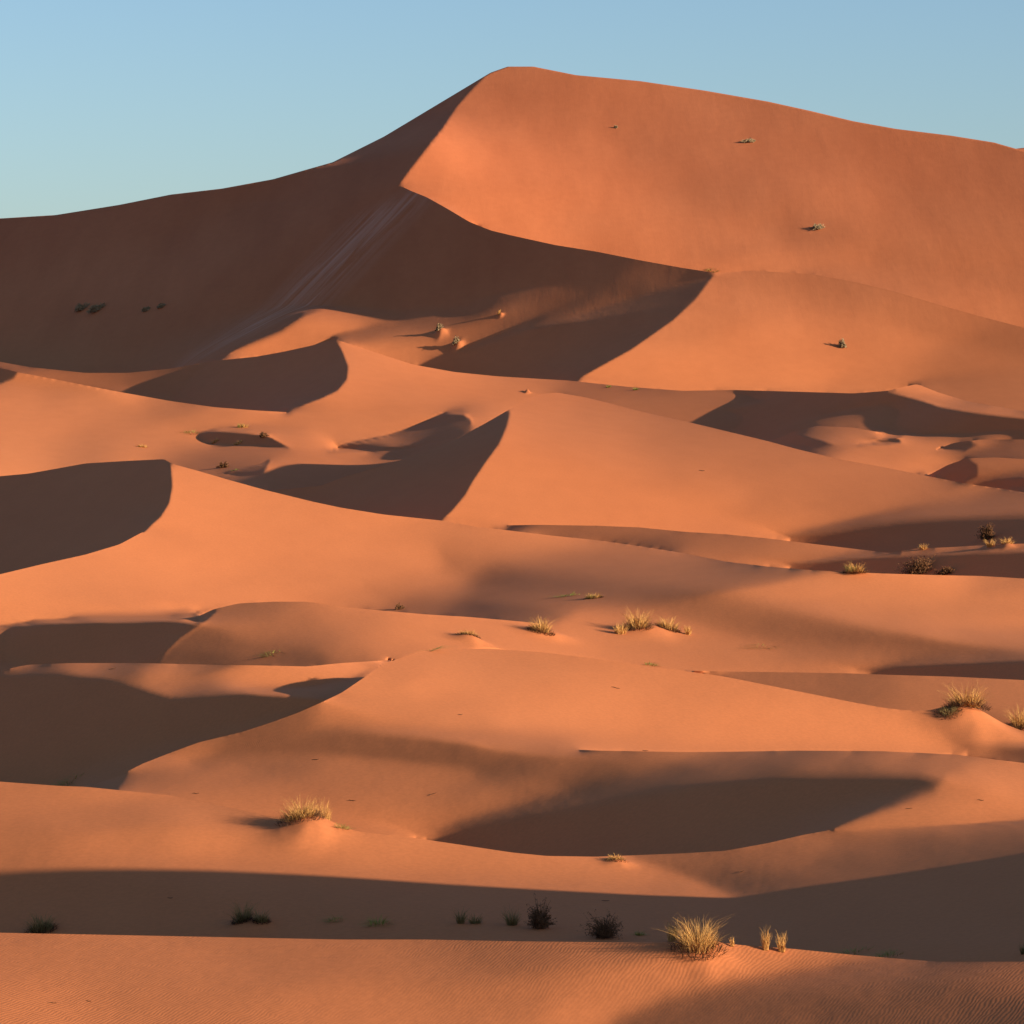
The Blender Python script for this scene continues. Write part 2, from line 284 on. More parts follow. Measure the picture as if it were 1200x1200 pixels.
def prep(G):
    I=G['I']; gu=np.zeros_like(I); gv=np.zeros_like(I)
    gu[:,1:]=np.abs(np.diff(I,axis=1)); gv[1:]=np.abs(np.diff(I,axis=0))
    s=.04+.96/(1+((gu+gv)/.06)**2)
    gr=G['ground']; sky=~(gr[1:,1:]&gr[:-1,:-1]&gr[1:,:-1]&gr[:-1,1:])
    c=G['cell']|sky; near=c.copy()
    for k in (1,2):
        near[k:]&=c[:-k]; near[:-k]&=c[k:]
    s=np.where(near,s,1.0)
    s=np.minimum(s,np.roll(s,-1,0)); s=np.minimum(s,np.roll(s,-1,1))
    G['sc']=s
    G['su']=np.minimum(np.pad(s,((0,1),(0,0)),mode='edge'),np.pad(s,((1,0),(0,0)),mode='edge'))[:,1:]
    G['sv']=np.minimum(np.pad(s,((0,0),(0,1)),mode='edge'),np.pad(s,((0,0),(1,0)),mode='edge'))[1:]
    G['q0']=q0f(G); G['wq']=np.interp(G['b']*-FP+HZ,[0,240,300],[6,6,1]); G['w0']=prior(G['U'],G['V']); n=c.copy()
    n[1:]&=c[:-1]; n[:-1]&=c[1:]
    G['cw']=np.where(I<-.02,np.where((np.abs(G['a']*FP+600-480)<95)&(np.abs(G['b']*-FP+HZ-508)<28),2.6,np.where((G['a']*FP+600>300)&(G['a']*FP+600<560)&(G['b']*-FP+HZ<236),6.0,1.6)),1.0)*np.where(n,1,.5)
    u=G['u']; jm=np.zeros(G['jump'].shape); U=G['U'];V=G['V']
    for k,(cv,a) in enumerate(sides(U,V)):
        c=(CREST+CREST_S)[k]
        t=np.ones(len(u))
        for e in (c[0][0],c[-1][0]):
            if -150<e<1350: t=t*np.clip(np.abs(u-e)/90.,0,1)**1.5
        on=((V[1:]>cv[None])!=(V[:-1]>cv[None]))&a[None]
        jm=np.where(on,np.maximum(jm,JMIN.get(k,.03 if k<len(CREST) else .012)*t[None]),jm)
    G['jmin']=jm
def run(levels=((16,900),(8,700),(4,400),(2,160)),wt=None,verbose=True):
    wt=wt or dict(I=1.0,s=2.0,q=.03,lo=1.,m=.02,j=.6,d=.0015)
    w=None
    for h,it in levels:
        G=setup(h); prep(G)
        wt2=dict(wt); wt2['m']=wt['m']
        if w is None: w=G['w0'].copy()
        else:
            c1,a1=codes(us,vs); c2,a2=codes(G['u'],G['v'])
            UU,VV=G['U'],G['V']
            w=resample(w,us,vs,c1,a1,gr,UU.ravel(),VV.ravel(),c2.ravel(),np.broadcast_to(a2[None],UU.shape).ravel()).reshape(UU.shape)
        m=np.zeros_like(w); vr=np.zeros_like(w); lr0=6.0/FP*h/4*{16:1,8:.6,4:.3,2:.1}[h]
        for i in range(it):
            lr=lr0*(1-i/it)**1.0+lr0*.02
            E,g,I,p,q=energy(w,G,wt2)
            m=.9*m+.1*g; vr=.98*vr+.02*g*g
            w=w-lr*m/(np.sqrt(vr)+1e-3*np.sqrt(vr.mean())+1e-12)/(1-.9**(i+1))*np.sqrt(1-.98**(i+1))
        us,vs,gr=G['u'],G['v'],G['ground']
        if verbose:
            r=(I-G['I']); d=G['I']<-.02; r=np.where(d&(r<0),0,r); c=G['cell']
            print(h,'E',E,'rms',np.sqrt((r[c]**2).mean()),'depth corners',np.exp(w[-1,[0,-1]]),'q',np.percentile(q[c],[1,50,99]),flush=True)
    return w,G,I,p,q
# ---------------------------------------------------------------- sand material
def sand_material():
    m=bpy.data.materials.new("desert_sand"); m.use_nodes=True; n=m.node_tree.nodes; l=m.node_tree.links
    b=n['Principled BSDF']; b.inputs['Roughness'].default_value=.9; b.inputs['Specular IOR Level'].default_value=.12
    tc=n.new('ShaderNodeTexCoord')
    def noise(scale,detail=4,stretch=(1,1,1)):
        mp=n.new('ShaderNodeMapping'); mp.inputs['Scale'].default_value=stretch
        t=n.new('ShaderNodeTexNoise'); t.inputs['Scale'].default_value=scale; t.inputs['Detail'].default_value=detail
        l.new(tc.outputs['Object'],mp.inputs[0]); l.new(mp.outputs[0],t.inputs[0]); return t
    a=noise(.018,5,(1,.45,1.6)); c=noise(.6,6,(1,.35,2)); g=noise(9,3); e=noise(2.2,5,(1,.6,1))
    r=n.new('ShaderNodeValToRGB'); r.color_ramp.elements[0].position=.3; r.color_ramp.elements[1].position=.7
    r.color_ramp.elements[0].color=(.55,.163,.055,1); r.color_ramp.elements[1].color=(.62,.20,.073,1)
    l.new(a.outputs[0],r.inputs[0])
    mx=n.new('ShaderNodeMixRGB'); mx.blend_type='MULTIPLY'; mx.inputs[0].default_value=1
    r2=n.new('ShaderNodeValToRGB'); r2.color_ramp.elements[0].position=.3; r2.color_ramp.elements[1].position=.7
    r2.color_ramp.elements[0].color=(.955,.945,.94,1); r2.color_ramp.elements[1].color=(1,1,1,1)
    l.new(c.outputs[0],r2.inputs[0]); l.new(r.outputs[0],mx.inputs[1]); l.new(r2.outputs[0],mx.inputs[2])
    mx2=n.new('ShaderNodeMixRGB'); mx2.blend_type='MULTIPLY'; mx2.inputs[0].default_value=1
    r3=n.new('ShaderNodeValToRGB'); r3.color_ramp.elements[0].position=.3; r3.color_ramp.elements[1].position=.7
    r3.color_ramp.elements[0].color=(.9,.9,.9,1); r3.color_ramp.elements[1].color=(1.0,1,1,1)
    l.new(g.outputs[0],r3.inputs[0]); l.new(mx.outputs[0],mx2.inputs[1]); l.new(r3.outputs[0],mx2.inputs[2])
    # slide streaks running down the high faces
    sm=n.new('ShaderNodeMapping'); sm.inputs['Rotation'].default_value=(0,0,math.radians(25)); sm.inputs['Scale'].default_value=(.8,.12,.2)
    st=n.new('ShaderNodeTexNoise'); st.inputs['Scale'].default_value=.13; st.inputs['Detail'].default_value=7; st.inputs['Roughness'].default_value=.62
    l.new(tc.outputs['Object'],sm.inputs[0]); l.new(sm.outputs[0],st.inputs[0])
    sx=n.new('ShaderNodeSeparateXYZ'); l.new(tc.outputs['Object'],sx.inputs[0])
    zr=n.new('ShaderNodeMapRange'); zr.inputs[1].default_value=21; zr.inputs[2].default_value=32; l.new(sx.outputs[2],zr.inputs[0])
    sr=n.new('ShaderNodeValToRGB'); sr.color_ramp.elements[0].position=.36; sr.color_ramp.elements[1].position=.64
    sr.color_ramp.elements[0].color=(.90,.89,.90,1); sr.color_ramp.elements[1].color=(1.0,1.02,1.05,1); l.new(st.outputs[0],sr.inputs[0])
    mx3=n.new('ShaderNodeMixRGB'); mx3.blend_type='MULTIPLY'; l.new(zr.outputs[0],mx3.inputs[0]); l.new(mx2.outputs[0],mx3.inputs[1]); l.new(sr.outputs[0],mx3.inputs[2])
    # the high sand is redder, the low sand more golden
    hr=n.new('ShaderNodeMapRange'); hr.inputs[1].default_value=14; hr.inputs[2].default_value=60; l.new(sx.outputs[2],hr.inputs[0])
    hc=n.new('ShaderNodeValToRGB'); hc.color_ramp.elements[0].color=(1.0,1.03,1.0,1); hc.color_ramp.elements[1].color=(.96,.91,.93,1); l.new(hr.outputs[0],hc.inputs[0])
    mx4=n.new('ShaderNodeMixRGB'); mx4.blend_type='MULTIPLY'; mx4.inputs[0].default_value=1; l.new(mx3.outputs[0],mx4.inputs[1]); l.new(hc.outputs[0],mx4.inputs[2])
    # pale streaks painted along the spur of the big dune for its lighter-lit face
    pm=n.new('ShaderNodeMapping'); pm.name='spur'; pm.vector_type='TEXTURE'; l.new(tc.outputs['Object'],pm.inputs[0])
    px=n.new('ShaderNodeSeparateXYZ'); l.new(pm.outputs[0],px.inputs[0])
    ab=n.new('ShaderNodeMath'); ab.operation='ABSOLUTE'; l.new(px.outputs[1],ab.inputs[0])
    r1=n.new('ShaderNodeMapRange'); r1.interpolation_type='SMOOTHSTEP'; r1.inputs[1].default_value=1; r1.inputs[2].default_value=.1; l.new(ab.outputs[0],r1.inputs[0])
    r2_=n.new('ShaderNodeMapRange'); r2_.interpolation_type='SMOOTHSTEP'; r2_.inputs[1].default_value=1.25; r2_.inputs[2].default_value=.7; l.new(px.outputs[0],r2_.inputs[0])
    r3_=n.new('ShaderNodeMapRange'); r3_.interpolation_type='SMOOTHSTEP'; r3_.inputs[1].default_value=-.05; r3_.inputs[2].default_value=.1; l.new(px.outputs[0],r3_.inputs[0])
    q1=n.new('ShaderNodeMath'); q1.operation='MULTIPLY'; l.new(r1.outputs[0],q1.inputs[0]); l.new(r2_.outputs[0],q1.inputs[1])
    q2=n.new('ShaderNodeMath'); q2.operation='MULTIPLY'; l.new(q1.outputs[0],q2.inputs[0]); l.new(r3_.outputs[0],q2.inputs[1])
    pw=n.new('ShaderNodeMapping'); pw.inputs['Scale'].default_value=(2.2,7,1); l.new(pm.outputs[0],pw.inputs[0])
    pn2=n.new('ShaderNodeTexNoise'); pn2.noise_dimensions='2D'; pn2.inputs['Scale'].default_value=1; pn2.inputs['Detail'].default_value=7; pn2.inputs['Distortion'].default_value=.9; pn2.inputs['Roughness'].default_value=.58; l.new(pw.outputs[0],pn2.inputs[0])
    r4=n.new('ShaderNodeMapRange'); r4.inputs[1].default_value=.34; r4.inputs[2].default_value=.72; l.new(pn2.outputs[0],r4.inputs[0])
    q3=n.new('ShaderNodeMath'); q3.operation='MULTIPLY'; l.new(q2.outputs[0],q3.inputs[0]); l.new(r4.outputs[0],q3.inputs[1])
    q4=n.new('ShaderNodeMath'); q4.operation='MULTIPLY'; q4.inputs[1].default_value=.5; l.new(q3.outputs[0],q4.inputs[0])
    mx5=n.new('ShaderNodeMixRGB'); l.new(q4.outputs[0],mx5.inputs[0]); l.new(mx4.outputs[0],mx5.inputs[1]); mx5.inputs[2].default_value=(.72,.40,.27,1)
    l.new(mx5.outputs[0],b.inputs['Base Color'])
    # wind ripples: waves across the wind, warped
    mp=n.new('ShaderNodeMapping'); mp.inputs['Rotation'].default_value=(0,0,math.radians(25))
    wv=n.new('ShaderNodeTexWave'); wv.wave_type='BANDS'; wv.bands_direction='X'
    wv.inputs['Scale'].default_value=5.5; wv.inputs['Distortion'].default_value=9; wv.inputs['Detail'].default_value=2; wv.inputs['Detail Scale'].default_value=.45
    l.new(tc.outputs['Object'],mp.inputs[0]); l.new(mp.outputs[0],wv.inputs[0])
    pn=noise(.09,2); pr=n.new('ShaderNodeMapRange'); pr.inputs[1].default_value=.38; pr.inputs[2].default_value=.6
    l.new(pn.outputs[0],pr.inputs[0])
    mu=n.new('ShaderNodeMath'); mu.operation='MULTIPLY'; l.new(wv.outputs[1],mu.inputs[0]); l.new(pr.outputs[0],mu.inputs[1])
    bp=n.new('ShaderNodeBump'); bp.inputs['Distance'].default_value=.0019; bp.inputs['Strength'].default_value=1
    l.new(mu.outputs[0],bp.inputs['Height'])
    bp2=n.new('ShaderNodeBump'); bp2.inputs['Distance'].default_value=.022; bp2.inputs['Strength'].default_value=.6
    l.new(c.outputs[0],bp2.inputs['Height']); l.new(bp.outputs[0],bp2.inputs['Normal'])
    bp4=n.new('ShaderNodeBump'); bp4.inputs['Distance'].default_value=.012; bp4.inputs['Strength'].default_value=.8; l.new(e.outputs[0],bp4.inputs['Height']); l.new(bp2.outputs[0],bp4.inputs['Normal'])
    bp3=n.new('ShaderNodeBump'); bp3.inputs['Distance'].default_value=.9
    sk2=n.new('ShaderNodeMath'); sk2.operation='MULTIPLY'; sk2.inputs[1].default_value=.16; l.new(zr.outputs[0],sk2.inputs[0]); l.new(sk2.outputs[0],bp3.inputs['Strength'])
    l.new(st.outputs[0],bp3.inputs['Height']); l.new(bp4.outputs[0],bp3.inputs['Normal'])
    l.new(bp3.outputs[0],b.inputs['Normal'])
    return m
# ---------------------------------------------------------------- sand sea mesh
def smooth_mesh(name,co,quads,mat,kind=None,tris=None):
    me=bpy.data.meshes.new(name)
    faces=tris if tris is not None else quads; k=faces.shape[1]
    me.vertices.add(len(co)); me.vertices.foreach_set('co',np.ascontiguousarray(co,dtype=np.float32).ravel())
    me.loops.add(faces.size); me.loops.foreach_set('vertex_index',faces.ravel().astype(np.int32))
    me.polygons.add(len(faces)); me.polygons.foreach_set('loop_start',(np.arange(len(faces))*k).astype(np.int32))
    me.polygons.foreach_set('loop_total',np.full(len(faces),k,dtype=np.int32))
    me.update(calc_edges=True); me.validate()
    me.polygons.foreach_set('use_smooth',np.ones(len(me.polygons),bool))
    me.materials.append(mat); o=bpy.data.objects.new(name,me); sc.collection.objects.link(o)
    if kind: o['kind']=kind
    return o
# little heaps of sand caught round the plants: sight line u, v, width, height
MOUNDS=[(824,1120,110,9),(296,1084,90,5),(362,974,120,15),(724,1012,50,5),(1136,852,150,16),(758,741,110,9),(637,744,90,7),(551,752,70,8),(517,391,24,6),(537,407,22,6),(587,370,9,4),(617,460,16,5),(1180,641,30,4)]
def mound_dz(x,y):
    z=np.zeros(np.shape(x))
    for (cx,cy,R_,H,ph) in T.mounds:
        dx=(x-cx)/R_; dy=(y-cy)/(R_*1.5); r2=dx*dx+dy*dy; a=np.arctan2(dy,dx)
        r2=r2*(1+np.minimum(r2*3,1)*(.2*np.sin(2*a+ph)+.07*np.sin(5*a+2*ph)))
        z=z+H*np.exp(-3.4*r2)*(1+.12*np.minimum(r2*2,1)*np.sin(5*a+5*np.sqrt(r2)+ph))
    return z
class Terrain: pass
T=Terrain()
def spot(u,v,heaps=True):
    """where the line of sight through (u,v) meets the sand"""
    uq=np.array([float(u)]); vq=np.array([float(v)])
    c,a=codes(uq,vq)
    w=resample(T.w,T.us,T.vs,T.cs,T.as_,T.ground,uq,vq,c[0],a)[0]
    Y=math.exp(w); return Vector((Y*(u-600)/FP,Y,HCAM-Y*(v-HZ)/FP))
def build_sand():
    w,G,I,p,q=run(verbose=True)
    T.us,T.vs,T.w,T.ground=G['u'],G['v'],w,G['ground']; T.cs,T.as_=codes(T.us,T.vs)
    du=1.25; u=np.arange(-155,1395,du); v=np.arange(74,1238,du)
    nu,nv=len(u),len(v)
    VV=np.repeat(v[:,None],nu,1)
    # snap rows on crests: foremost crest first
    sd=sides(*np.meshgrid(u,v)); code=np.zeros((nv,nu),np.int64); act=np.zeros(nu,np.int64)
    fixed=np.zeros((nv,nu),bool); J=np.arange(nu)
    rows=[]
    for k,(cv,a) in enumerate(sd):
        act|=a.astype(np.int64)<<k
        r=np.ceil((cv-v[0])/du-1e-6).astype(int); rows.append(r)     # first row below the crest
        below=np.arange(nv)[:,None]>=r[None]
        code|=(below&a[None]).astype(np.int64)<<k
        for d,e in ((0,.02),(-1,-.02)):
            rr=np.clip(r+d,0,nv-1); ok=a&(r+d>=0)&(r+d<nv)&~fixed[rr,J]
            VV[rr[ok],J[ok]]=cv[ok]+e; fixed[rr[ok],J[ok]]=True
    VV=np.maximum.accumulate(VV,0)
    sk=smoothcurve(SKY,u,2)
    rs=np.ceil((sk-v[0])/du-1e-6).astype(int)
    top=np.clip(rs,0,nv-1); VV[top,J]=sk
    UU=np.broadcast_to(u[None],VV.shape)
    W=resample(T.w,T.us,T.vs,T.cs,T.as_,T.ground,UU.ravel(),VV.ravel(),code.ravel(),np.broadcast_to(act[None],VV.shape).ravel()).reshape(VV.shape)
    # never let the ground fold back on itself
    Y=np.exp(W); Y=np.maximum.accumulate(Y[::-1],0)[::-1]+ (nv-np.arange(nv))[:,None]*1e-5
    X=Y*(UU-600)/FP; Z=HCAM-Y*(VV-HZ)/FP
    inside=np.arange(nv)[:,None]>=top[None]
    # lee side of the skyline: rows above it fold down behind
    n_up=(top[None]-np.arange(nv)[:,None]).astype(float)
    Yt=Y[top,J][None]; Zt=Z[top,J][None]
    k=np.clip(n_up,0,40)
    Yb=Yt+k*6.0; Zb=Zt-(k*6.0)*.5*np.clip(k/6,0,1)
    Zb=np.maximum(Zb,HCAM-30)
    Y=np.where(inside,Y,Yb); Z=np.where(inside,Z,Zb); X=np.where(inside,X,Yb*(UU-600)/FP)
    co=np.stack([X,Y,Z],-1).reshape(-1,3)
    T.mounds=[]
    for i,(mu,mv,mw,mh) in enumerate(MOUNDS):
        p_=spot(mu,mv,False); k_=p_.y/FP; T.mounds.append((p_.x,p_.y,mw*k_*.5,mh*k_,i*1.7))
    far=~inside
    Z=Z+np.where(far,0,mound_dz(X,Y)); co[:,2]=Z.ravel()
    idx=np.arange(nu*nv).reshape(nv,nu)
    # hollows behind the crests
    dif=lambda x,y,m: ((x^y)&m)!=0
    am=(act[:-1]&act[1:])[None]
    strips=[]
    NS=9; ts=np.linspace(0,1,NS+1)
    for k,(cv,a_) in enumerate(sd):
        r=rows[k]; ok=a_&(r>=1)&(r<nv)&(r-1>=top)
        ok&=(VV[np.clip(r,0,nv-1),J]-cv<.05)&(cv-VV[np.clip(r-1,0,nv-1),J]<.05)
        F=np.stack([X[np.clip(r,0,nv-1),J],Y[np.clip(r,0,nv-1),J],Z[np.clip(r,0,nv-1),J]],-1)
        B=np.stack([X[np.clip(r-1,0,nv-1),J],Y[np.clip(r-1,0,nv-1),J],Z[np.clip(r-1,0,nv-1),J]],-1)
        strips.append((k,ok,F,B,r))
    a=idx[:-1,:-1];b=idx[:-1,1:];c=idx[1:,1:];d=idx[1:,:-1]
    use=(n_up[:-1,:-1]<=40)&(n_up[:-1,1:]<=40)
    # choose the diagonal that keeps same-side corners together
    ca,cb,cc,cd=code[:-1,:-1],code[:-1,1:],code[1:,1:],code[1:,:-1]
    ac=(ca^cc)==0; bd=(cb^cd)==0
    useac=ac&~bd|((ac==bd)&(np.abs(W[:-1,:-1]-W[1:,1:])<=np.abs(W[:-1,1:]-W[1:,:-1])))
    t1=np.where(useac[...,None],np.stack([a,d,c],-1),np.stack([a,d,b],-1)); t2=np.where(useac[...,None],np.stack([a,c,b],-1),np.stack([b,d,c],-1))
    okc=np.zeros(nu-1,np.int64)
    for k,ok,F,Bk,r in strips:
        okc|=((ok[:-1]&ok[1:]&(np.abs(np.diff(r))<=1)).astype(np.int64)<<k)
    mk=am&okc[None]
    k1=np.where(useac,dif(ca,cd,mk)|dif(cd,cc,mk)|dif(ca,cc,mk),dif(ca,cd,mk)|dif(cd,cb,mk)|dif(ca,cb,mk))
    k2=np.where(useac,dif(ca,cc,mk)|dif(cc,cb,mk)|dif(ca,cb,mk),dif(cb,cd,mk)|dif(cd,cc,mk)|dif(cb,cc,mk))
    tris=np.concatenate([t1[use&~k1],t2[use&~k2]])
    base=len(co); extra=[]; et=[]
    for k,ok,F,Bk,r in strips:
        g=np.maximum(Bk[:,1]-F[:,1],0); D=np.minimum(.15*g,6.0)
        D=np.convolve(np.pad(D,12,mode='edge'),np.ones(25)/25,'valid'); D=np.minimum(D,.2*g)
        ids=np.zeros((nu,NS+1),np.int64); extra.append(F); extra.append(Bk); ids[:,0]=base+np.arange(nu); base+=nu; ids[:,NS]=base+np.arange(nu); base+=nu
        for q_ in range(1,NS):
            t=ts[q_]; yy=F[:,1]+g*t; zz=F[:,2]+(Bk[:,2]-F[:,2])*t-D*math.sin(math.pi*t)**.9*(1 if t<.5 else 1)
            xx=F[:,0]*yy/F[:,1]; extra.append(np.stack([xx,yy,zz],-1)); ids[:,q_]=base+np.arange(nu); base+=nu
        cols=np.nonzero((okc>>k)&1)[0]
        for q_ in range(NS):
            a0=ids[cols,q_];b0=ids[cols+1,q_];c0=ids[cols+1,q_+1];d0=ids[cols,q_+1]
            et.append(np.stack([a0,b0,c0],-1)); et.append(np.stack([a0,c0,d0],-1))
    co=np.concatenate([co]+extra); tris=np.concatenate([tris]+et)
    used=np.zeros(len(co),bool); used[tris.ravel()]=True
    remap=np.cumsum(used)-1
    o=smooth_mesh("sand_dunes",co[used],None,sandm,'structure',remap[tris])
    T.edgeL=np.stack([X[:,0],Y[:,0],Z[:,0]],1)[top[0]:]; T.edgeR=np.stack([X[:,-1],Y[:,-1],Z[:,-1]],1)[top[-1]:]
    T.edgeB=np.stack([X[-1],Y[-1],Z[-1]],1)
    return o
def skirt(name,E,dirx,diry,dist,drop,n=40):
    """plain sand running on from an edge of the surveyed ground"""
    t=np.linspace(0,1,n)**1.6
    base=HCAM-16.5
    P_=E[:,None,:].repeat(n,1); s=t[None,:]*dist
    P_[:,:,0]+=dirx*s; P_[:,:,1]+=diry*s
    P_[:,:,2]=np.maximum(E[:,None,2]-s*drop,np.minimum(base,E[:,None,2]-.2-s*.002))
    nn=len(E); idx=np.arange(nn*n).reshape(nn,n)
    q=np.stack([idx[:-1,:-1].ravel(),idx[1:,:-1].ravel(),idx[1:,1:].ravel(),idx[:-1,1:].ravel()],1)
    if (dirx>0): q=q[:,::-1]
    return smooth_mesh(name,P_.reshape(-1,3),q,sandm,'structure')
t0=time.time()
sandm=sand_material()
sand=build_sand()
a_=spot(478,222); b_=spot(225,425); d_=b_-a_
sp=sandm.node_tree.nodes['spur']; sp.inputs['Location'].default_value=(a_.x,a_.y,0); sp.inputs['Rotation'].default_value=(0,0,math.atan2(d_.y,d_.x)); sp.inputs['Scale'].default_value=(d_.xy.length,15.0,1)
print('terrain',time.time()-t0)
skirt("sand_plain",T.edgeL[::3],-1,0,600,.3)
skirt("sand_plain",T.edgeR[::3],1,0,600,.27)
skirt("sand_plain",T.edgeB[::6],0,-1,90,.02)
me=bpy.data.meshes.new("desert_floor"); R_=30000
me.from_pydata([(-R_,-R_,HCAM-17),(R_,-R_,HCAM-17),(R_,R_,HCAM-17),(-R_,R_,HCAM-17)],[],[(0,1,2,3)]); me.materials.append(sandm)
o=bpy.data.objects.new("desert_floor",me); sc.collection.objects.link(o); o['kind']='structure'

def shade_dune():
    """unseen dune added right of the view, shaped to cast shade over the near hollow"""
    prof=[(20,6),(32,9),(40,13),(48,17),(55,20.3),(60,20.7),(64.9,20.1),(65.8,19.25),(67.1,18.35),(68.05,17.4),(69.1,16.5),(69.9,15.6),(70.6,14.9),(74,12.3),(80,8),(90,6)]  # crest heights worked back from the wanted shadow edge
    py=[a for a,b in prof]; pz=[b for a,b in prof]
    xs=np.linspace(11,60,120); ys=np.linspace(20,90,260)
    X,Y=np.meshgrid(xs,ys)
    C=sum(np.interp(Y+d,py,pz) for d in (-.4,0,.4))/3
    d=np.sqrt((X-26)**2+.3)-.55
    Z=C-np.where(X<26,.62,.36)*d+.25*np.sin(X*.35+Y*.22)*np.clip(d/8,0,1)
    Z=np.maximum(Z,3.2)
    n,m=X.shape; idx=np.arange(n*m).reshape(n,m)
    q=np.stack([idx[:-1,:-1].ravel(),idx[:-1,1:].ravel(),idx[1:,1:].ravel(),idx[1:,:-1].ravel()],1)
    return smooth_mesh("added_shade_dune",np.stack([X,Y,Z],-1).reshape(-1,3),q,sandm,'structure')
shade_dune()

def far_dune():
    """next high dune beyond the skyline, only its crown shows at the right"""
    xs=np.linspace(100,900,200); ys=np.linspace(1150,1900,60); X,Y=np.meshgrid(xs,ys)
    crest=np.interp(X,[100,150,170,182,195,230,500,900],[60,95,106,110.4,110.9,109,96,60])
    Z=crest-np.abs(Y-1450-30*np.sin((X-190)*.01))*.33
    Z=np.maximum(Z,0)
    n,m=X.shape; idx=np.arange(n*m).reshape(n,m)
    q=np.stack([idx[:-1,:-1].ravel(),idx[:-1,1:].ravel(),idx[1:,1:].ravel(),idx[1:,:-1].ravel()],1)
    return smooth_mesh("far_dune",np.stack([X,Y,Z],-1).reshape(-1,3),q,sandm,'structure')
far_dune()
# ---------------------------------------------------------------- plants
def flat_mat(name,c1,c2,rough=.8,scale=40,trans=0.0):
    m=bpy.data.materials.new(name); m.use_nodes=True; n=m.node_tree.nodes; l=m.node_tree.links
    b=n['Principled BSDF']; b.inputs['Roughness'].default_value=rough; b.inputs['Specular IOR Level'].default_value=.2
    tc=n.new('ShaderNodeTexCoord'); t=n.new('ShaderNodeTexNoise'); t.inputs['Scale'].default_value=scale; t.inputs['Detail'].default_value=2
    r=n.new('ShaderNodeValToRGB'); r.color_ramp.elements[0].position=.35; r.color_ramp.elements[1].position=.65
    r.color_ramp.elements[0].color=(*c1,1); r.color_ramp.elements[1].color=(*c2,1)
    l.new(tc.outputs['Object'],t.inputs[0]); l.new(t.outputs[0],r.inputs[0]); l.new(r.outputs[0],b.inputs['Base Color'])
    return m
M_STRAW=flat_mat('dry_straw',(.42,.19,.045),(.72,.42,.13))
M_GREEN=flat_mat('green_blade',(.17,.18,.03),(.36,.34,.07))
M_DULL=flat_mat('dull_green_blade',(.17,.12,.04),(.28,.20,.07))
M_ROOT=flat_mat('dead_thatch',(.05,.022,.010),(.12,.055,.022))
M_TWIG=flat_mat('dark_twig',(.08,.04,.02),(.14,.07,.03))
M_LEAF=flat_mat('dark_leaf',(.10,.042,.016),(.19,.08,.028))
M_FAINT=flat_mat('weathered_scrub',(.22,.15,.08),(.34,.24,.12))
def plane(u,v):
    p=spot(u,v); a=spot(u+4,v)-spot(u-4,v); b=spot(u,v-3)-spot(u,v+1)
    n=a.cross(b); n.normalize()
    if n.z<0: n=-n
    if n.z<.6: n=Vector((0,0,1))
    T.z0=float(mound_dz(p.x,p.y)); T.p=(p.x,p.y); p.z+=T.z0
    return p,n
def ground_dz(n,x,y): return -(n.x*x+n.y*y)/n.z+float(mound_dz(T.p[0]+x,T.p[1]+y))-T.z0
def blades(bm_v,bm_f,rng,n,cnt,rad,h,wd,lean,bend,x0=0,y0=0,short=0,dirbias=0):
    """tapering, bending blades of grass; local coordinates from the clump's foot"""
    for i in range(cnt):
        a=rng.uniform(0,2*math.pi); r=rad*math.sqrt(rng.random())
        x=x0+r*math.cos(a); y=y0+r*math.sin(a); z=ground_dz(n,x,y)-.01
        L=h*rng.uniform(.35,1.0)*(1-.45*(r/max(rad,1e-6))**2)
        la=a+rng.gauss(0,.7); ln=lean*rng.choice((rng.uniform(.1,.8),rng.uniform(.1,.8),rng.uniform(.6,1.5)))*(.35+r/max(rad,1e-6)); dx,dy=math.cos(la),math.sin(la)
        dx+=dirbias
        ph=rng.uniform(0,math.pi); wx,wy=math.cos(ph)*wd*.5,math.sin(ph)*wd*.5
        base=len(bm_v); S_=4
        for k in range(S_+1):
            t=k/S_; s=L*t; off=s*ln+bend*L*t*t*rng.uniform(.2,1.7)
            hh=s*math.sqrt(max(.05,1-min(.9,(ln+bend*t)**2*.5)))-bend*L*t**3*.35
            wk=1-.85*t
            bm_v.append((x+dx*off-wx*wk,y+dy*off-wy*wk,z+hh)); bm_v.append((x+dx*off+wx*wk,y+dy*off+wy*wk,z+hh))
        for k in range(S_):
            b=base+2*k; bm_f.append((b,b+1,b+3,b+2))
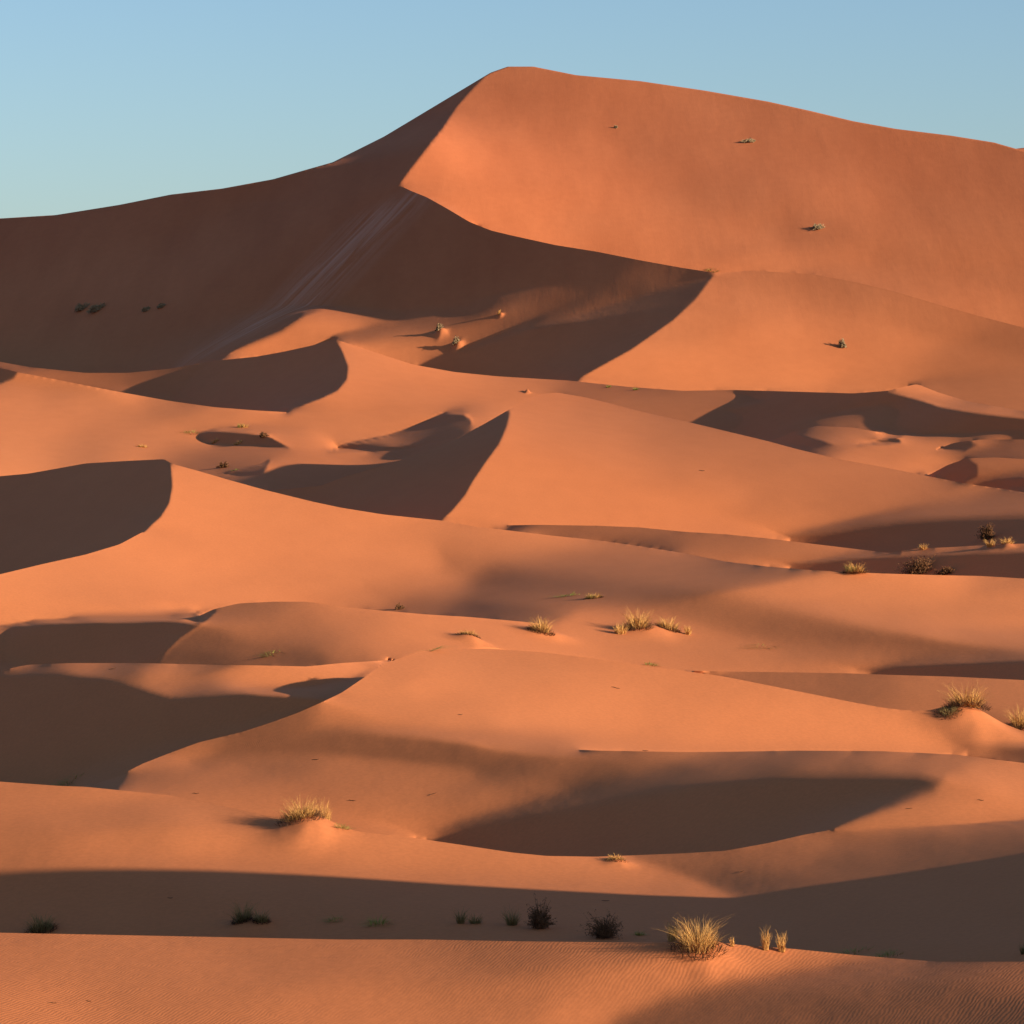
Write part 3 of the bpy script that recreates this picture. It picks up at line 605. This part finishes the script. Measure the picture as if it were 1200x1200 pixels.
def twigs(V,F,rng,n,cnt,rad,h,wd,leafy=True):
    """a rounded thicket of forking twigs"""
    LV,LF=[],[]
    for i in range(cnt):
        a=rng.uniform(0,2*math.pi); el=math.asin(rng.uniform(.05,1)); R_=rng.uniform(.45,1)*(1+.28*math.sin(3*a+cnt)+.2*math.sin(5*a+1.3*cnt)*math.cos(el))
        tip=Vector((math.cos(a)*math.cos(el)*rad*R_,math.sin(a)*math.cos(el)*rad*R_,math.sin(el)*h*R_))
        rt=Vector((rng.gauss(0,.12)*rad,rng.gauss(0,.12)*rad,0)); rt.z=ground_dz(n,rt.x,rt.y)-.02
        tip.z+=ground_dz(n,tip.x,tip.y)*.5
        mid=rt.lerp(tip,.5)+Vector((rng.gauss(0,.06)*rad,rng.gauss(0,.06)*rad,h*.08))
        pts=[rt,mid,tip]
        for (p,q,w1,w2) in ((rt,mid,wd*1.3,wd),(mid,tip,wd,wd*.4)):
            ph=rng.uniform(0,math.pi); e=Vector((math.cos(ph),math.sin(ph),.2))*.5
            b=len(V)
            for c in (p-e*w1,p+e*w1,q+e*w2,q-e*w2): V.append(tuple(c))
            F.append((b,b+1,b+2,b+3))
        if leafy:
            for j in range(5):
                c=mid.lerp(tip,rng.uniform(0,1.05))+Vector((rng.gauss(0,.05),rng.gauss(0,.05),rng.gauss(0,.05)))*rad*.8
                s=wd*rng.uniform(1.2,2.6); d1=Vector((rng.gauss(0,1),rng.gauss(0,1),rng.gauss(0,1))).normalized()*s; d2=d1.orthogonal().normalized()*s*.5
                b=len(LV)
                for q in (c-d1,c+d2,c+d1,c-d2): LV.append(tuple(q))
                LF.append((b,b+1,b+2,b+3))
    return LV,LF
def part(name,V,F,mat,parent):
    me=bpy.data.meshes.new(name); me.from_pydata(V,[],F); me.materials.append(mat); me.update()
    o=bpy.data.objects.new(name,me); sc.collection.objects.link(o)
    if parent is not None: o.parent=parent
    return o
def root(name,p,label,cat,group=None):
    o=bpy.data.objects.new(name,None); o.empty_display_size=.1; sc.collection.objects.link(o); o.location=p
    o['label']=label; o['category']=cat
    if group: o['group']=group
    return o
def tuft(u,v,w,h,label,look='straw',seed=1,group=None):
    """grass tuft w x h (in hundredths of its own sight scale) rooted on the sand"""
    rng=random.Random(seed); p,n=plane(u,v); m=p.y/FP     # metres per sight unit
    W=w*m; H=h*m; wd=max(.007,.62*m)
    big=w>=26
    r=root('grass_tuft',p,label,'grass tuft',group)
    cnt=int(min(420,60+w*5.0))
    V,F=[],[]
    lean,bend=.55,.5
    if look=='upright': lean,bend=.22,.25
    if look=='low': lean,bend=1.3,.4
    k=.5 if look!='upright' else .4
    blades(V,F,rng,n,cnt,W*.24 if look!='low' else W*.4,H*1.15,wd,lean*W/H*.75,bend*.6)
    mat={'straw':M_STRAW,'golden':M_STRAW,'green':M_GREEN,'dull':M_DULL,'upright':M_STRAW,'low':M_GREEN,'dark':M_DULL}[look if look in('straw','golden','green','dull','upright','low','dark') else 'straw']
    part('dry_blades' if mat is M_STRAW else 'green_blades',V,F,mat,r)
    if look in('golden',) :
        V,F=[],[]; blades(V,F,rng,n,cnt//3,W*.18,H*.85,wd,.3,.3,x0=-W*.14); part('green_blades',V,F,M_GREEN,r)
    if big and look in('straw','dark','golden','green','dull'):
        V,F=[],[]; blades(V,F,rng,n,cnt+40,W*.40,H*.5,wd*1.5,1.0,.3); part('dead_thatch',V,F,M_ROOT,r)
    return r
def shrub(u,v,w,h,label,seed=1,group=None,leaf=None):
    rng=random.Random(seed); p,n=plane(u,v); m=p.y/FP; W=w*m; H=h*m; wd=max(.008,.55*m)
    r=root('desert_shrub',p,label,'shrub',group)
    V,F=[],[]; LV,LF=twigs(V,F,rng,n,int(min(420,80+w*8)),W*.5,H*1.02,wd)
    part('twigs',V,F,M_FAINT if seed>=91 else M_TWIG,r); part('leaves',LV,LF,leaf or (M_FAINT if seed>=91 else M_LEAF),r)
    return r
# --- near crest
tuft(818,1117,78,46,'largest golden grass tuft in the foreground, on the crest of the nearest dune','straw',3)
tuft(788,1104,20,30,'thin pale sprig at the left side of the largest foreground tuft','upright',4)
tuft(897,1113,14,30,'left of two slim golden grass sprigs on the nearest crest','upright',5)
tuft(916,1115,16,26,'right of two slim golden grass sprigs on the nearest crest','upright',6)
tuft(858,1110,8,14,'tiny golden sprig between the big foreground tuft and the two slim sprigs','upright',7)
# --- shaded hollow behind the near crest
tuft(48,1091,46,28,'dark grass tuft half hidden behind the nearest crest at the far left','dark',11)
tuft(284,1083,30,30,'dark tuft with upright blades on a low mound in the shaded hollow','dark',12)
tuft(306,1084,26,20,'shorter dark tuft right beside the one on the low mound in the hollow','dark',13)
tuft(393,1078,26,8,'faint low green plant in the shaded hollow, leftmost of the green ones','low',14)
tuft(442,1083,34,14,'low bluish green plant in the shaded hollow left of centre','low',15)
tuft(540,1082,16,22,'pale green upright tuft in the shaded hollow at picture centre','dull',16)
tuft(557,1082,22,14,'small faint tuft just right of the pale green upright one','dull',17)
tuft(600,1084,24,26,'green upright tuft touching the left side of the brown bush','dull',18)
shrub(632,1088,38,34,'dark brown rounded bush, taller of the two bushes in the shaded hollow',19)
shrub(708,1099,48,29,'wide dark brown bush sitting low behind the nearest crest',20)
tuft(750,1096,12,9,'tiny green plant right of the wide dark brown bush','low',21)
tuft(1000,1117,52,12,'left half of the creeping green plants behind the nearest crest at right','low',22)
tuft(1040,1121,50,13,'right half of the creeping green plants behind the nearest crest at right','low',23)
tuft(1199,1118,10,18,'small green tuft cut by the right edge behind the nearest crest','dull',24)
# --- second crest
tuft(352,969,70,30,'big straw tuft with dark thatch, on a mound on the second crest at left','straw',31)
tuft(378,968,34,34,'tall upright golden blades at the right side of the big left tuft','upright',32)
tuft(400,974,22,8,'few flattened straw blades right of the big left tuft','low',33)
tuft(722,1011,34,9,'flat straw tuft on the lit tongue of sand right of centre','straw',34)
tuft(82,915,44,9,'dark green low growth at the foot of the shaded left bowl','low',35)
# --- near dune
tuft(1132,841,66,36,'large straw tuft on a bright mound at the right edge of the near dune','straw',41)
tuft(1112,846,44,12,'dark flattened grass at the left foot of the large right hand tuft','dark',42)
tuft(1194,852,26,32,'straw tuft cut by the right edge behind the large right hand tuft','straw',43)
# --- middle hollow
tuft(747,742,44,28,'bushy straw tuft with dark foot, left one of the pair on the middle mound','straw',51)
tuft(727,744,26,16,'thin straw blades at the left foot of the bushy middle tuft','upright',52)
tuft(783,741,38,20,'smaller straw tuft, right one of the pair on the middle mound','straw',53)
tuft(806,744,14,13,'tiny straw sprig right of the pair on the middle mound','upright',54)
tuft(634,745,40,22,'rounded straw tuft alone on the low crest left of the middle pair','straw',55)
tuft(549,750,38,10,'arched flat straw tuft on a small mound, left of the rounded straw tuft','straw',56)
tuft(507,762,28,5,'sparse low grass where the near dune crest meets the slope behind','low',57)
tuft(668,698,34,7,'left end of the thin yellow green grass line above the middle tufts','low',58)
tuft(696,701,30,10,'right brighter end of the thin yellow green grass line above the middle tufts','golden',59)
tuft(762,779,20,6,'tiny green plant behind the crest below the middle pair','low',60)
tuft(318,766,26,6,'small yellow green plant at the foot of the low left dune','low',61)
shrub(468,714,13,6,'tiny dark clump alone on the low left of centre crest',62)
tuft(893,757,40,5,'scattered flat straw right of the middle tufts','low',63)
# --- right side, middle distance
tuft(1003,671,38,17,'bright yellow green tuft on the long crest at right','golden',71)
shrub(1076,671,46,19,'dark rounded shrub behind the long crest at right',72)
shrub(1108,672,22,8,'small dark shrub just right of the dark rounded shrub',73)
tuft(1082,644,15,9,'small pale tuft, leftmost on the thin lit crest at far right','straw',74)
tuft(1160,641,15,13,'small upright brown tuft in the middle of the thin lit crest at far right','straw',75)
tuft(1180,639,24,11,'orange brown tuft, rightmost on the thin lit crest at far right','straw',76)
shrub(1157,632,22,20,'bush shape standing in for the dark shadow patch on the slope above the thin lit crest at far right',77)  # shrub put here as the dark shadow blotch on this slope
# --- small dunes at left, middle distance
tuft(285,501,22,8,'bright yellow green tuft above the little dark hollow at left','golden',81)
shrub(309,512,12,5,'tiny dark clump on the rim of the little dark hollow at left',82)
tuft(167,524,20,6,'low straw tuft on the lit slope left of the little dark hollow','straw',83)
tuft(224,507,24,5,'flat pale straw at the left tip of the little dark hollow','low',84)
tuft(252,518,16,5,'tiny yellow tuft on the near side of the little dark hollow, left one','straw',85)
tuft(279,520,18,5,'tiny yellow tuft on the near side of the little dark hollow, right one','straw',86)
shrub(262,548,14,6,'dark little clump in the hollow behind the left crescent dune',87)
tuft(276,551,12,3,'faint grass right of the dark little clump behind the left crescent dune','low',88)
# --- flank and far slopes
G_='dark shrubs on the shaded flank of the big dune'
shrub(95,363,20,7,'leftmost dark shrub on the shaded flank of the big dune',91,G_)
shrub(113,364,24,8,'second dark shrub from the left on the shaded flank of the big dune',92,G_)
shrub(171,364,12,4,'third dark shrub from the left on the shaded flank of the big dune',93,G_)
shrub(189,360,12,4,'rightmost dark shrub on the shaded flank of the big dune',94,G_)
shrub(514,391,9,7,'upper dark clump with a long shadow in the half lit valley',95)
shrub(534,407,9,8,'lower dark clump with a long shadow in the half lit valley',96)
tuft(585,370,6,6,'bright speck of straw alone above the valley shadow','upright',97)
tuft(834,317,18,5,'small grass tuft where the sharp ridge ends below the big slope','low',98)
shrub(987,407,11,9,'dark clump on the lit rounded dune at right',99)
shrub(958,268,16,5,'dark clump in the middle of the big sunlit slope',100)
shrub(878,166,18,3,'faint streak of low scrub high on the big sunlit slope',101)
shrub(722,150,4,3,'tiny dark speck of scrub near the top of the big dune',102)
tuft(713,454,6,4,'left of two tiny green dots on the far flat crest','low',103)
tuft(745,457,6,5,'right of two tiny green dots on the far flat crest','low',104)
# --- dead twigs lying about
TW=[(722,806,'on the upper near dune face below the middle pair of tufts'),(823,552,'alone on the sunlit centre dune face'),(132,784,'on the lit rim above the shaded left bowl'),
(105,1173,'left one of two near the bottom left corner'),(62,1176,'closest to the bottom left corner'),(370,890,'on the shaded foot of the near dune left of centre'),(508,932,'left of the big shaded hollow'),
(413,938,'right of and above the big left tuft'),(870,1022,'right of the lit tongue of sand'),(1065,948,'on the rippled slope right of the big shaded hollow'),(1150,938,'on the rippled slope near the right edge'),
(230,930,'above left of the big left tuft'),(540,838,'on the bright near dune face at its left'),(756,880,'just above the crest over the big shaded hollow'),(200,1052,'in the shaded hollow at the left'),(710,1056,'in the shaded hollow above the wide dark bush')]
rngS=random.Random(77)
for i,(u,v,where) in enumerate(TW):
    p,n=plane(u,v); m=p.y/FP; V=[];F=[]
    L=rngS.uniform(3.5,6)*m; a=rngS.uniform(-.5,.5); ang=0; c=Vector((-L,0,0)); prev=None
    for k in range(6):                                            # a crooked stick, thicker in the middle
        w_=m*.55*(1-abs(k-2.5)/4); z=ground_dz(n,c.x,c.y)+m*(.35+.25*math.sin(k*1.7))
        ring=[len(V)+q for q in range(4)]
        for (sy,sz) in ((-1,0),(0,1),(1,0),(0,-.6)): V.append((c.x,c.y+sy*w_*1.4,z+sz*w_))
        if prev:
            for q in range(4): F.append((prev[q],prev[(q+1)%4],ring[(q+1)%4],ring[q]))
        else: F.append(tuple(ring[::-1]))
        prev=ring; ang=rngS.uniform(-.7,.7); c=c+Vector((math.cos(ang+a),math.sin(ang+a),0))*L*.4
    F.append(tuple(prev))
    o=part('dead_twig',V,F,M_ROOT,None); o.location=p
    o['label']='tiny dark twig '+where; o['category']='twig'; o['group']='dead twigs scattered on the sand'
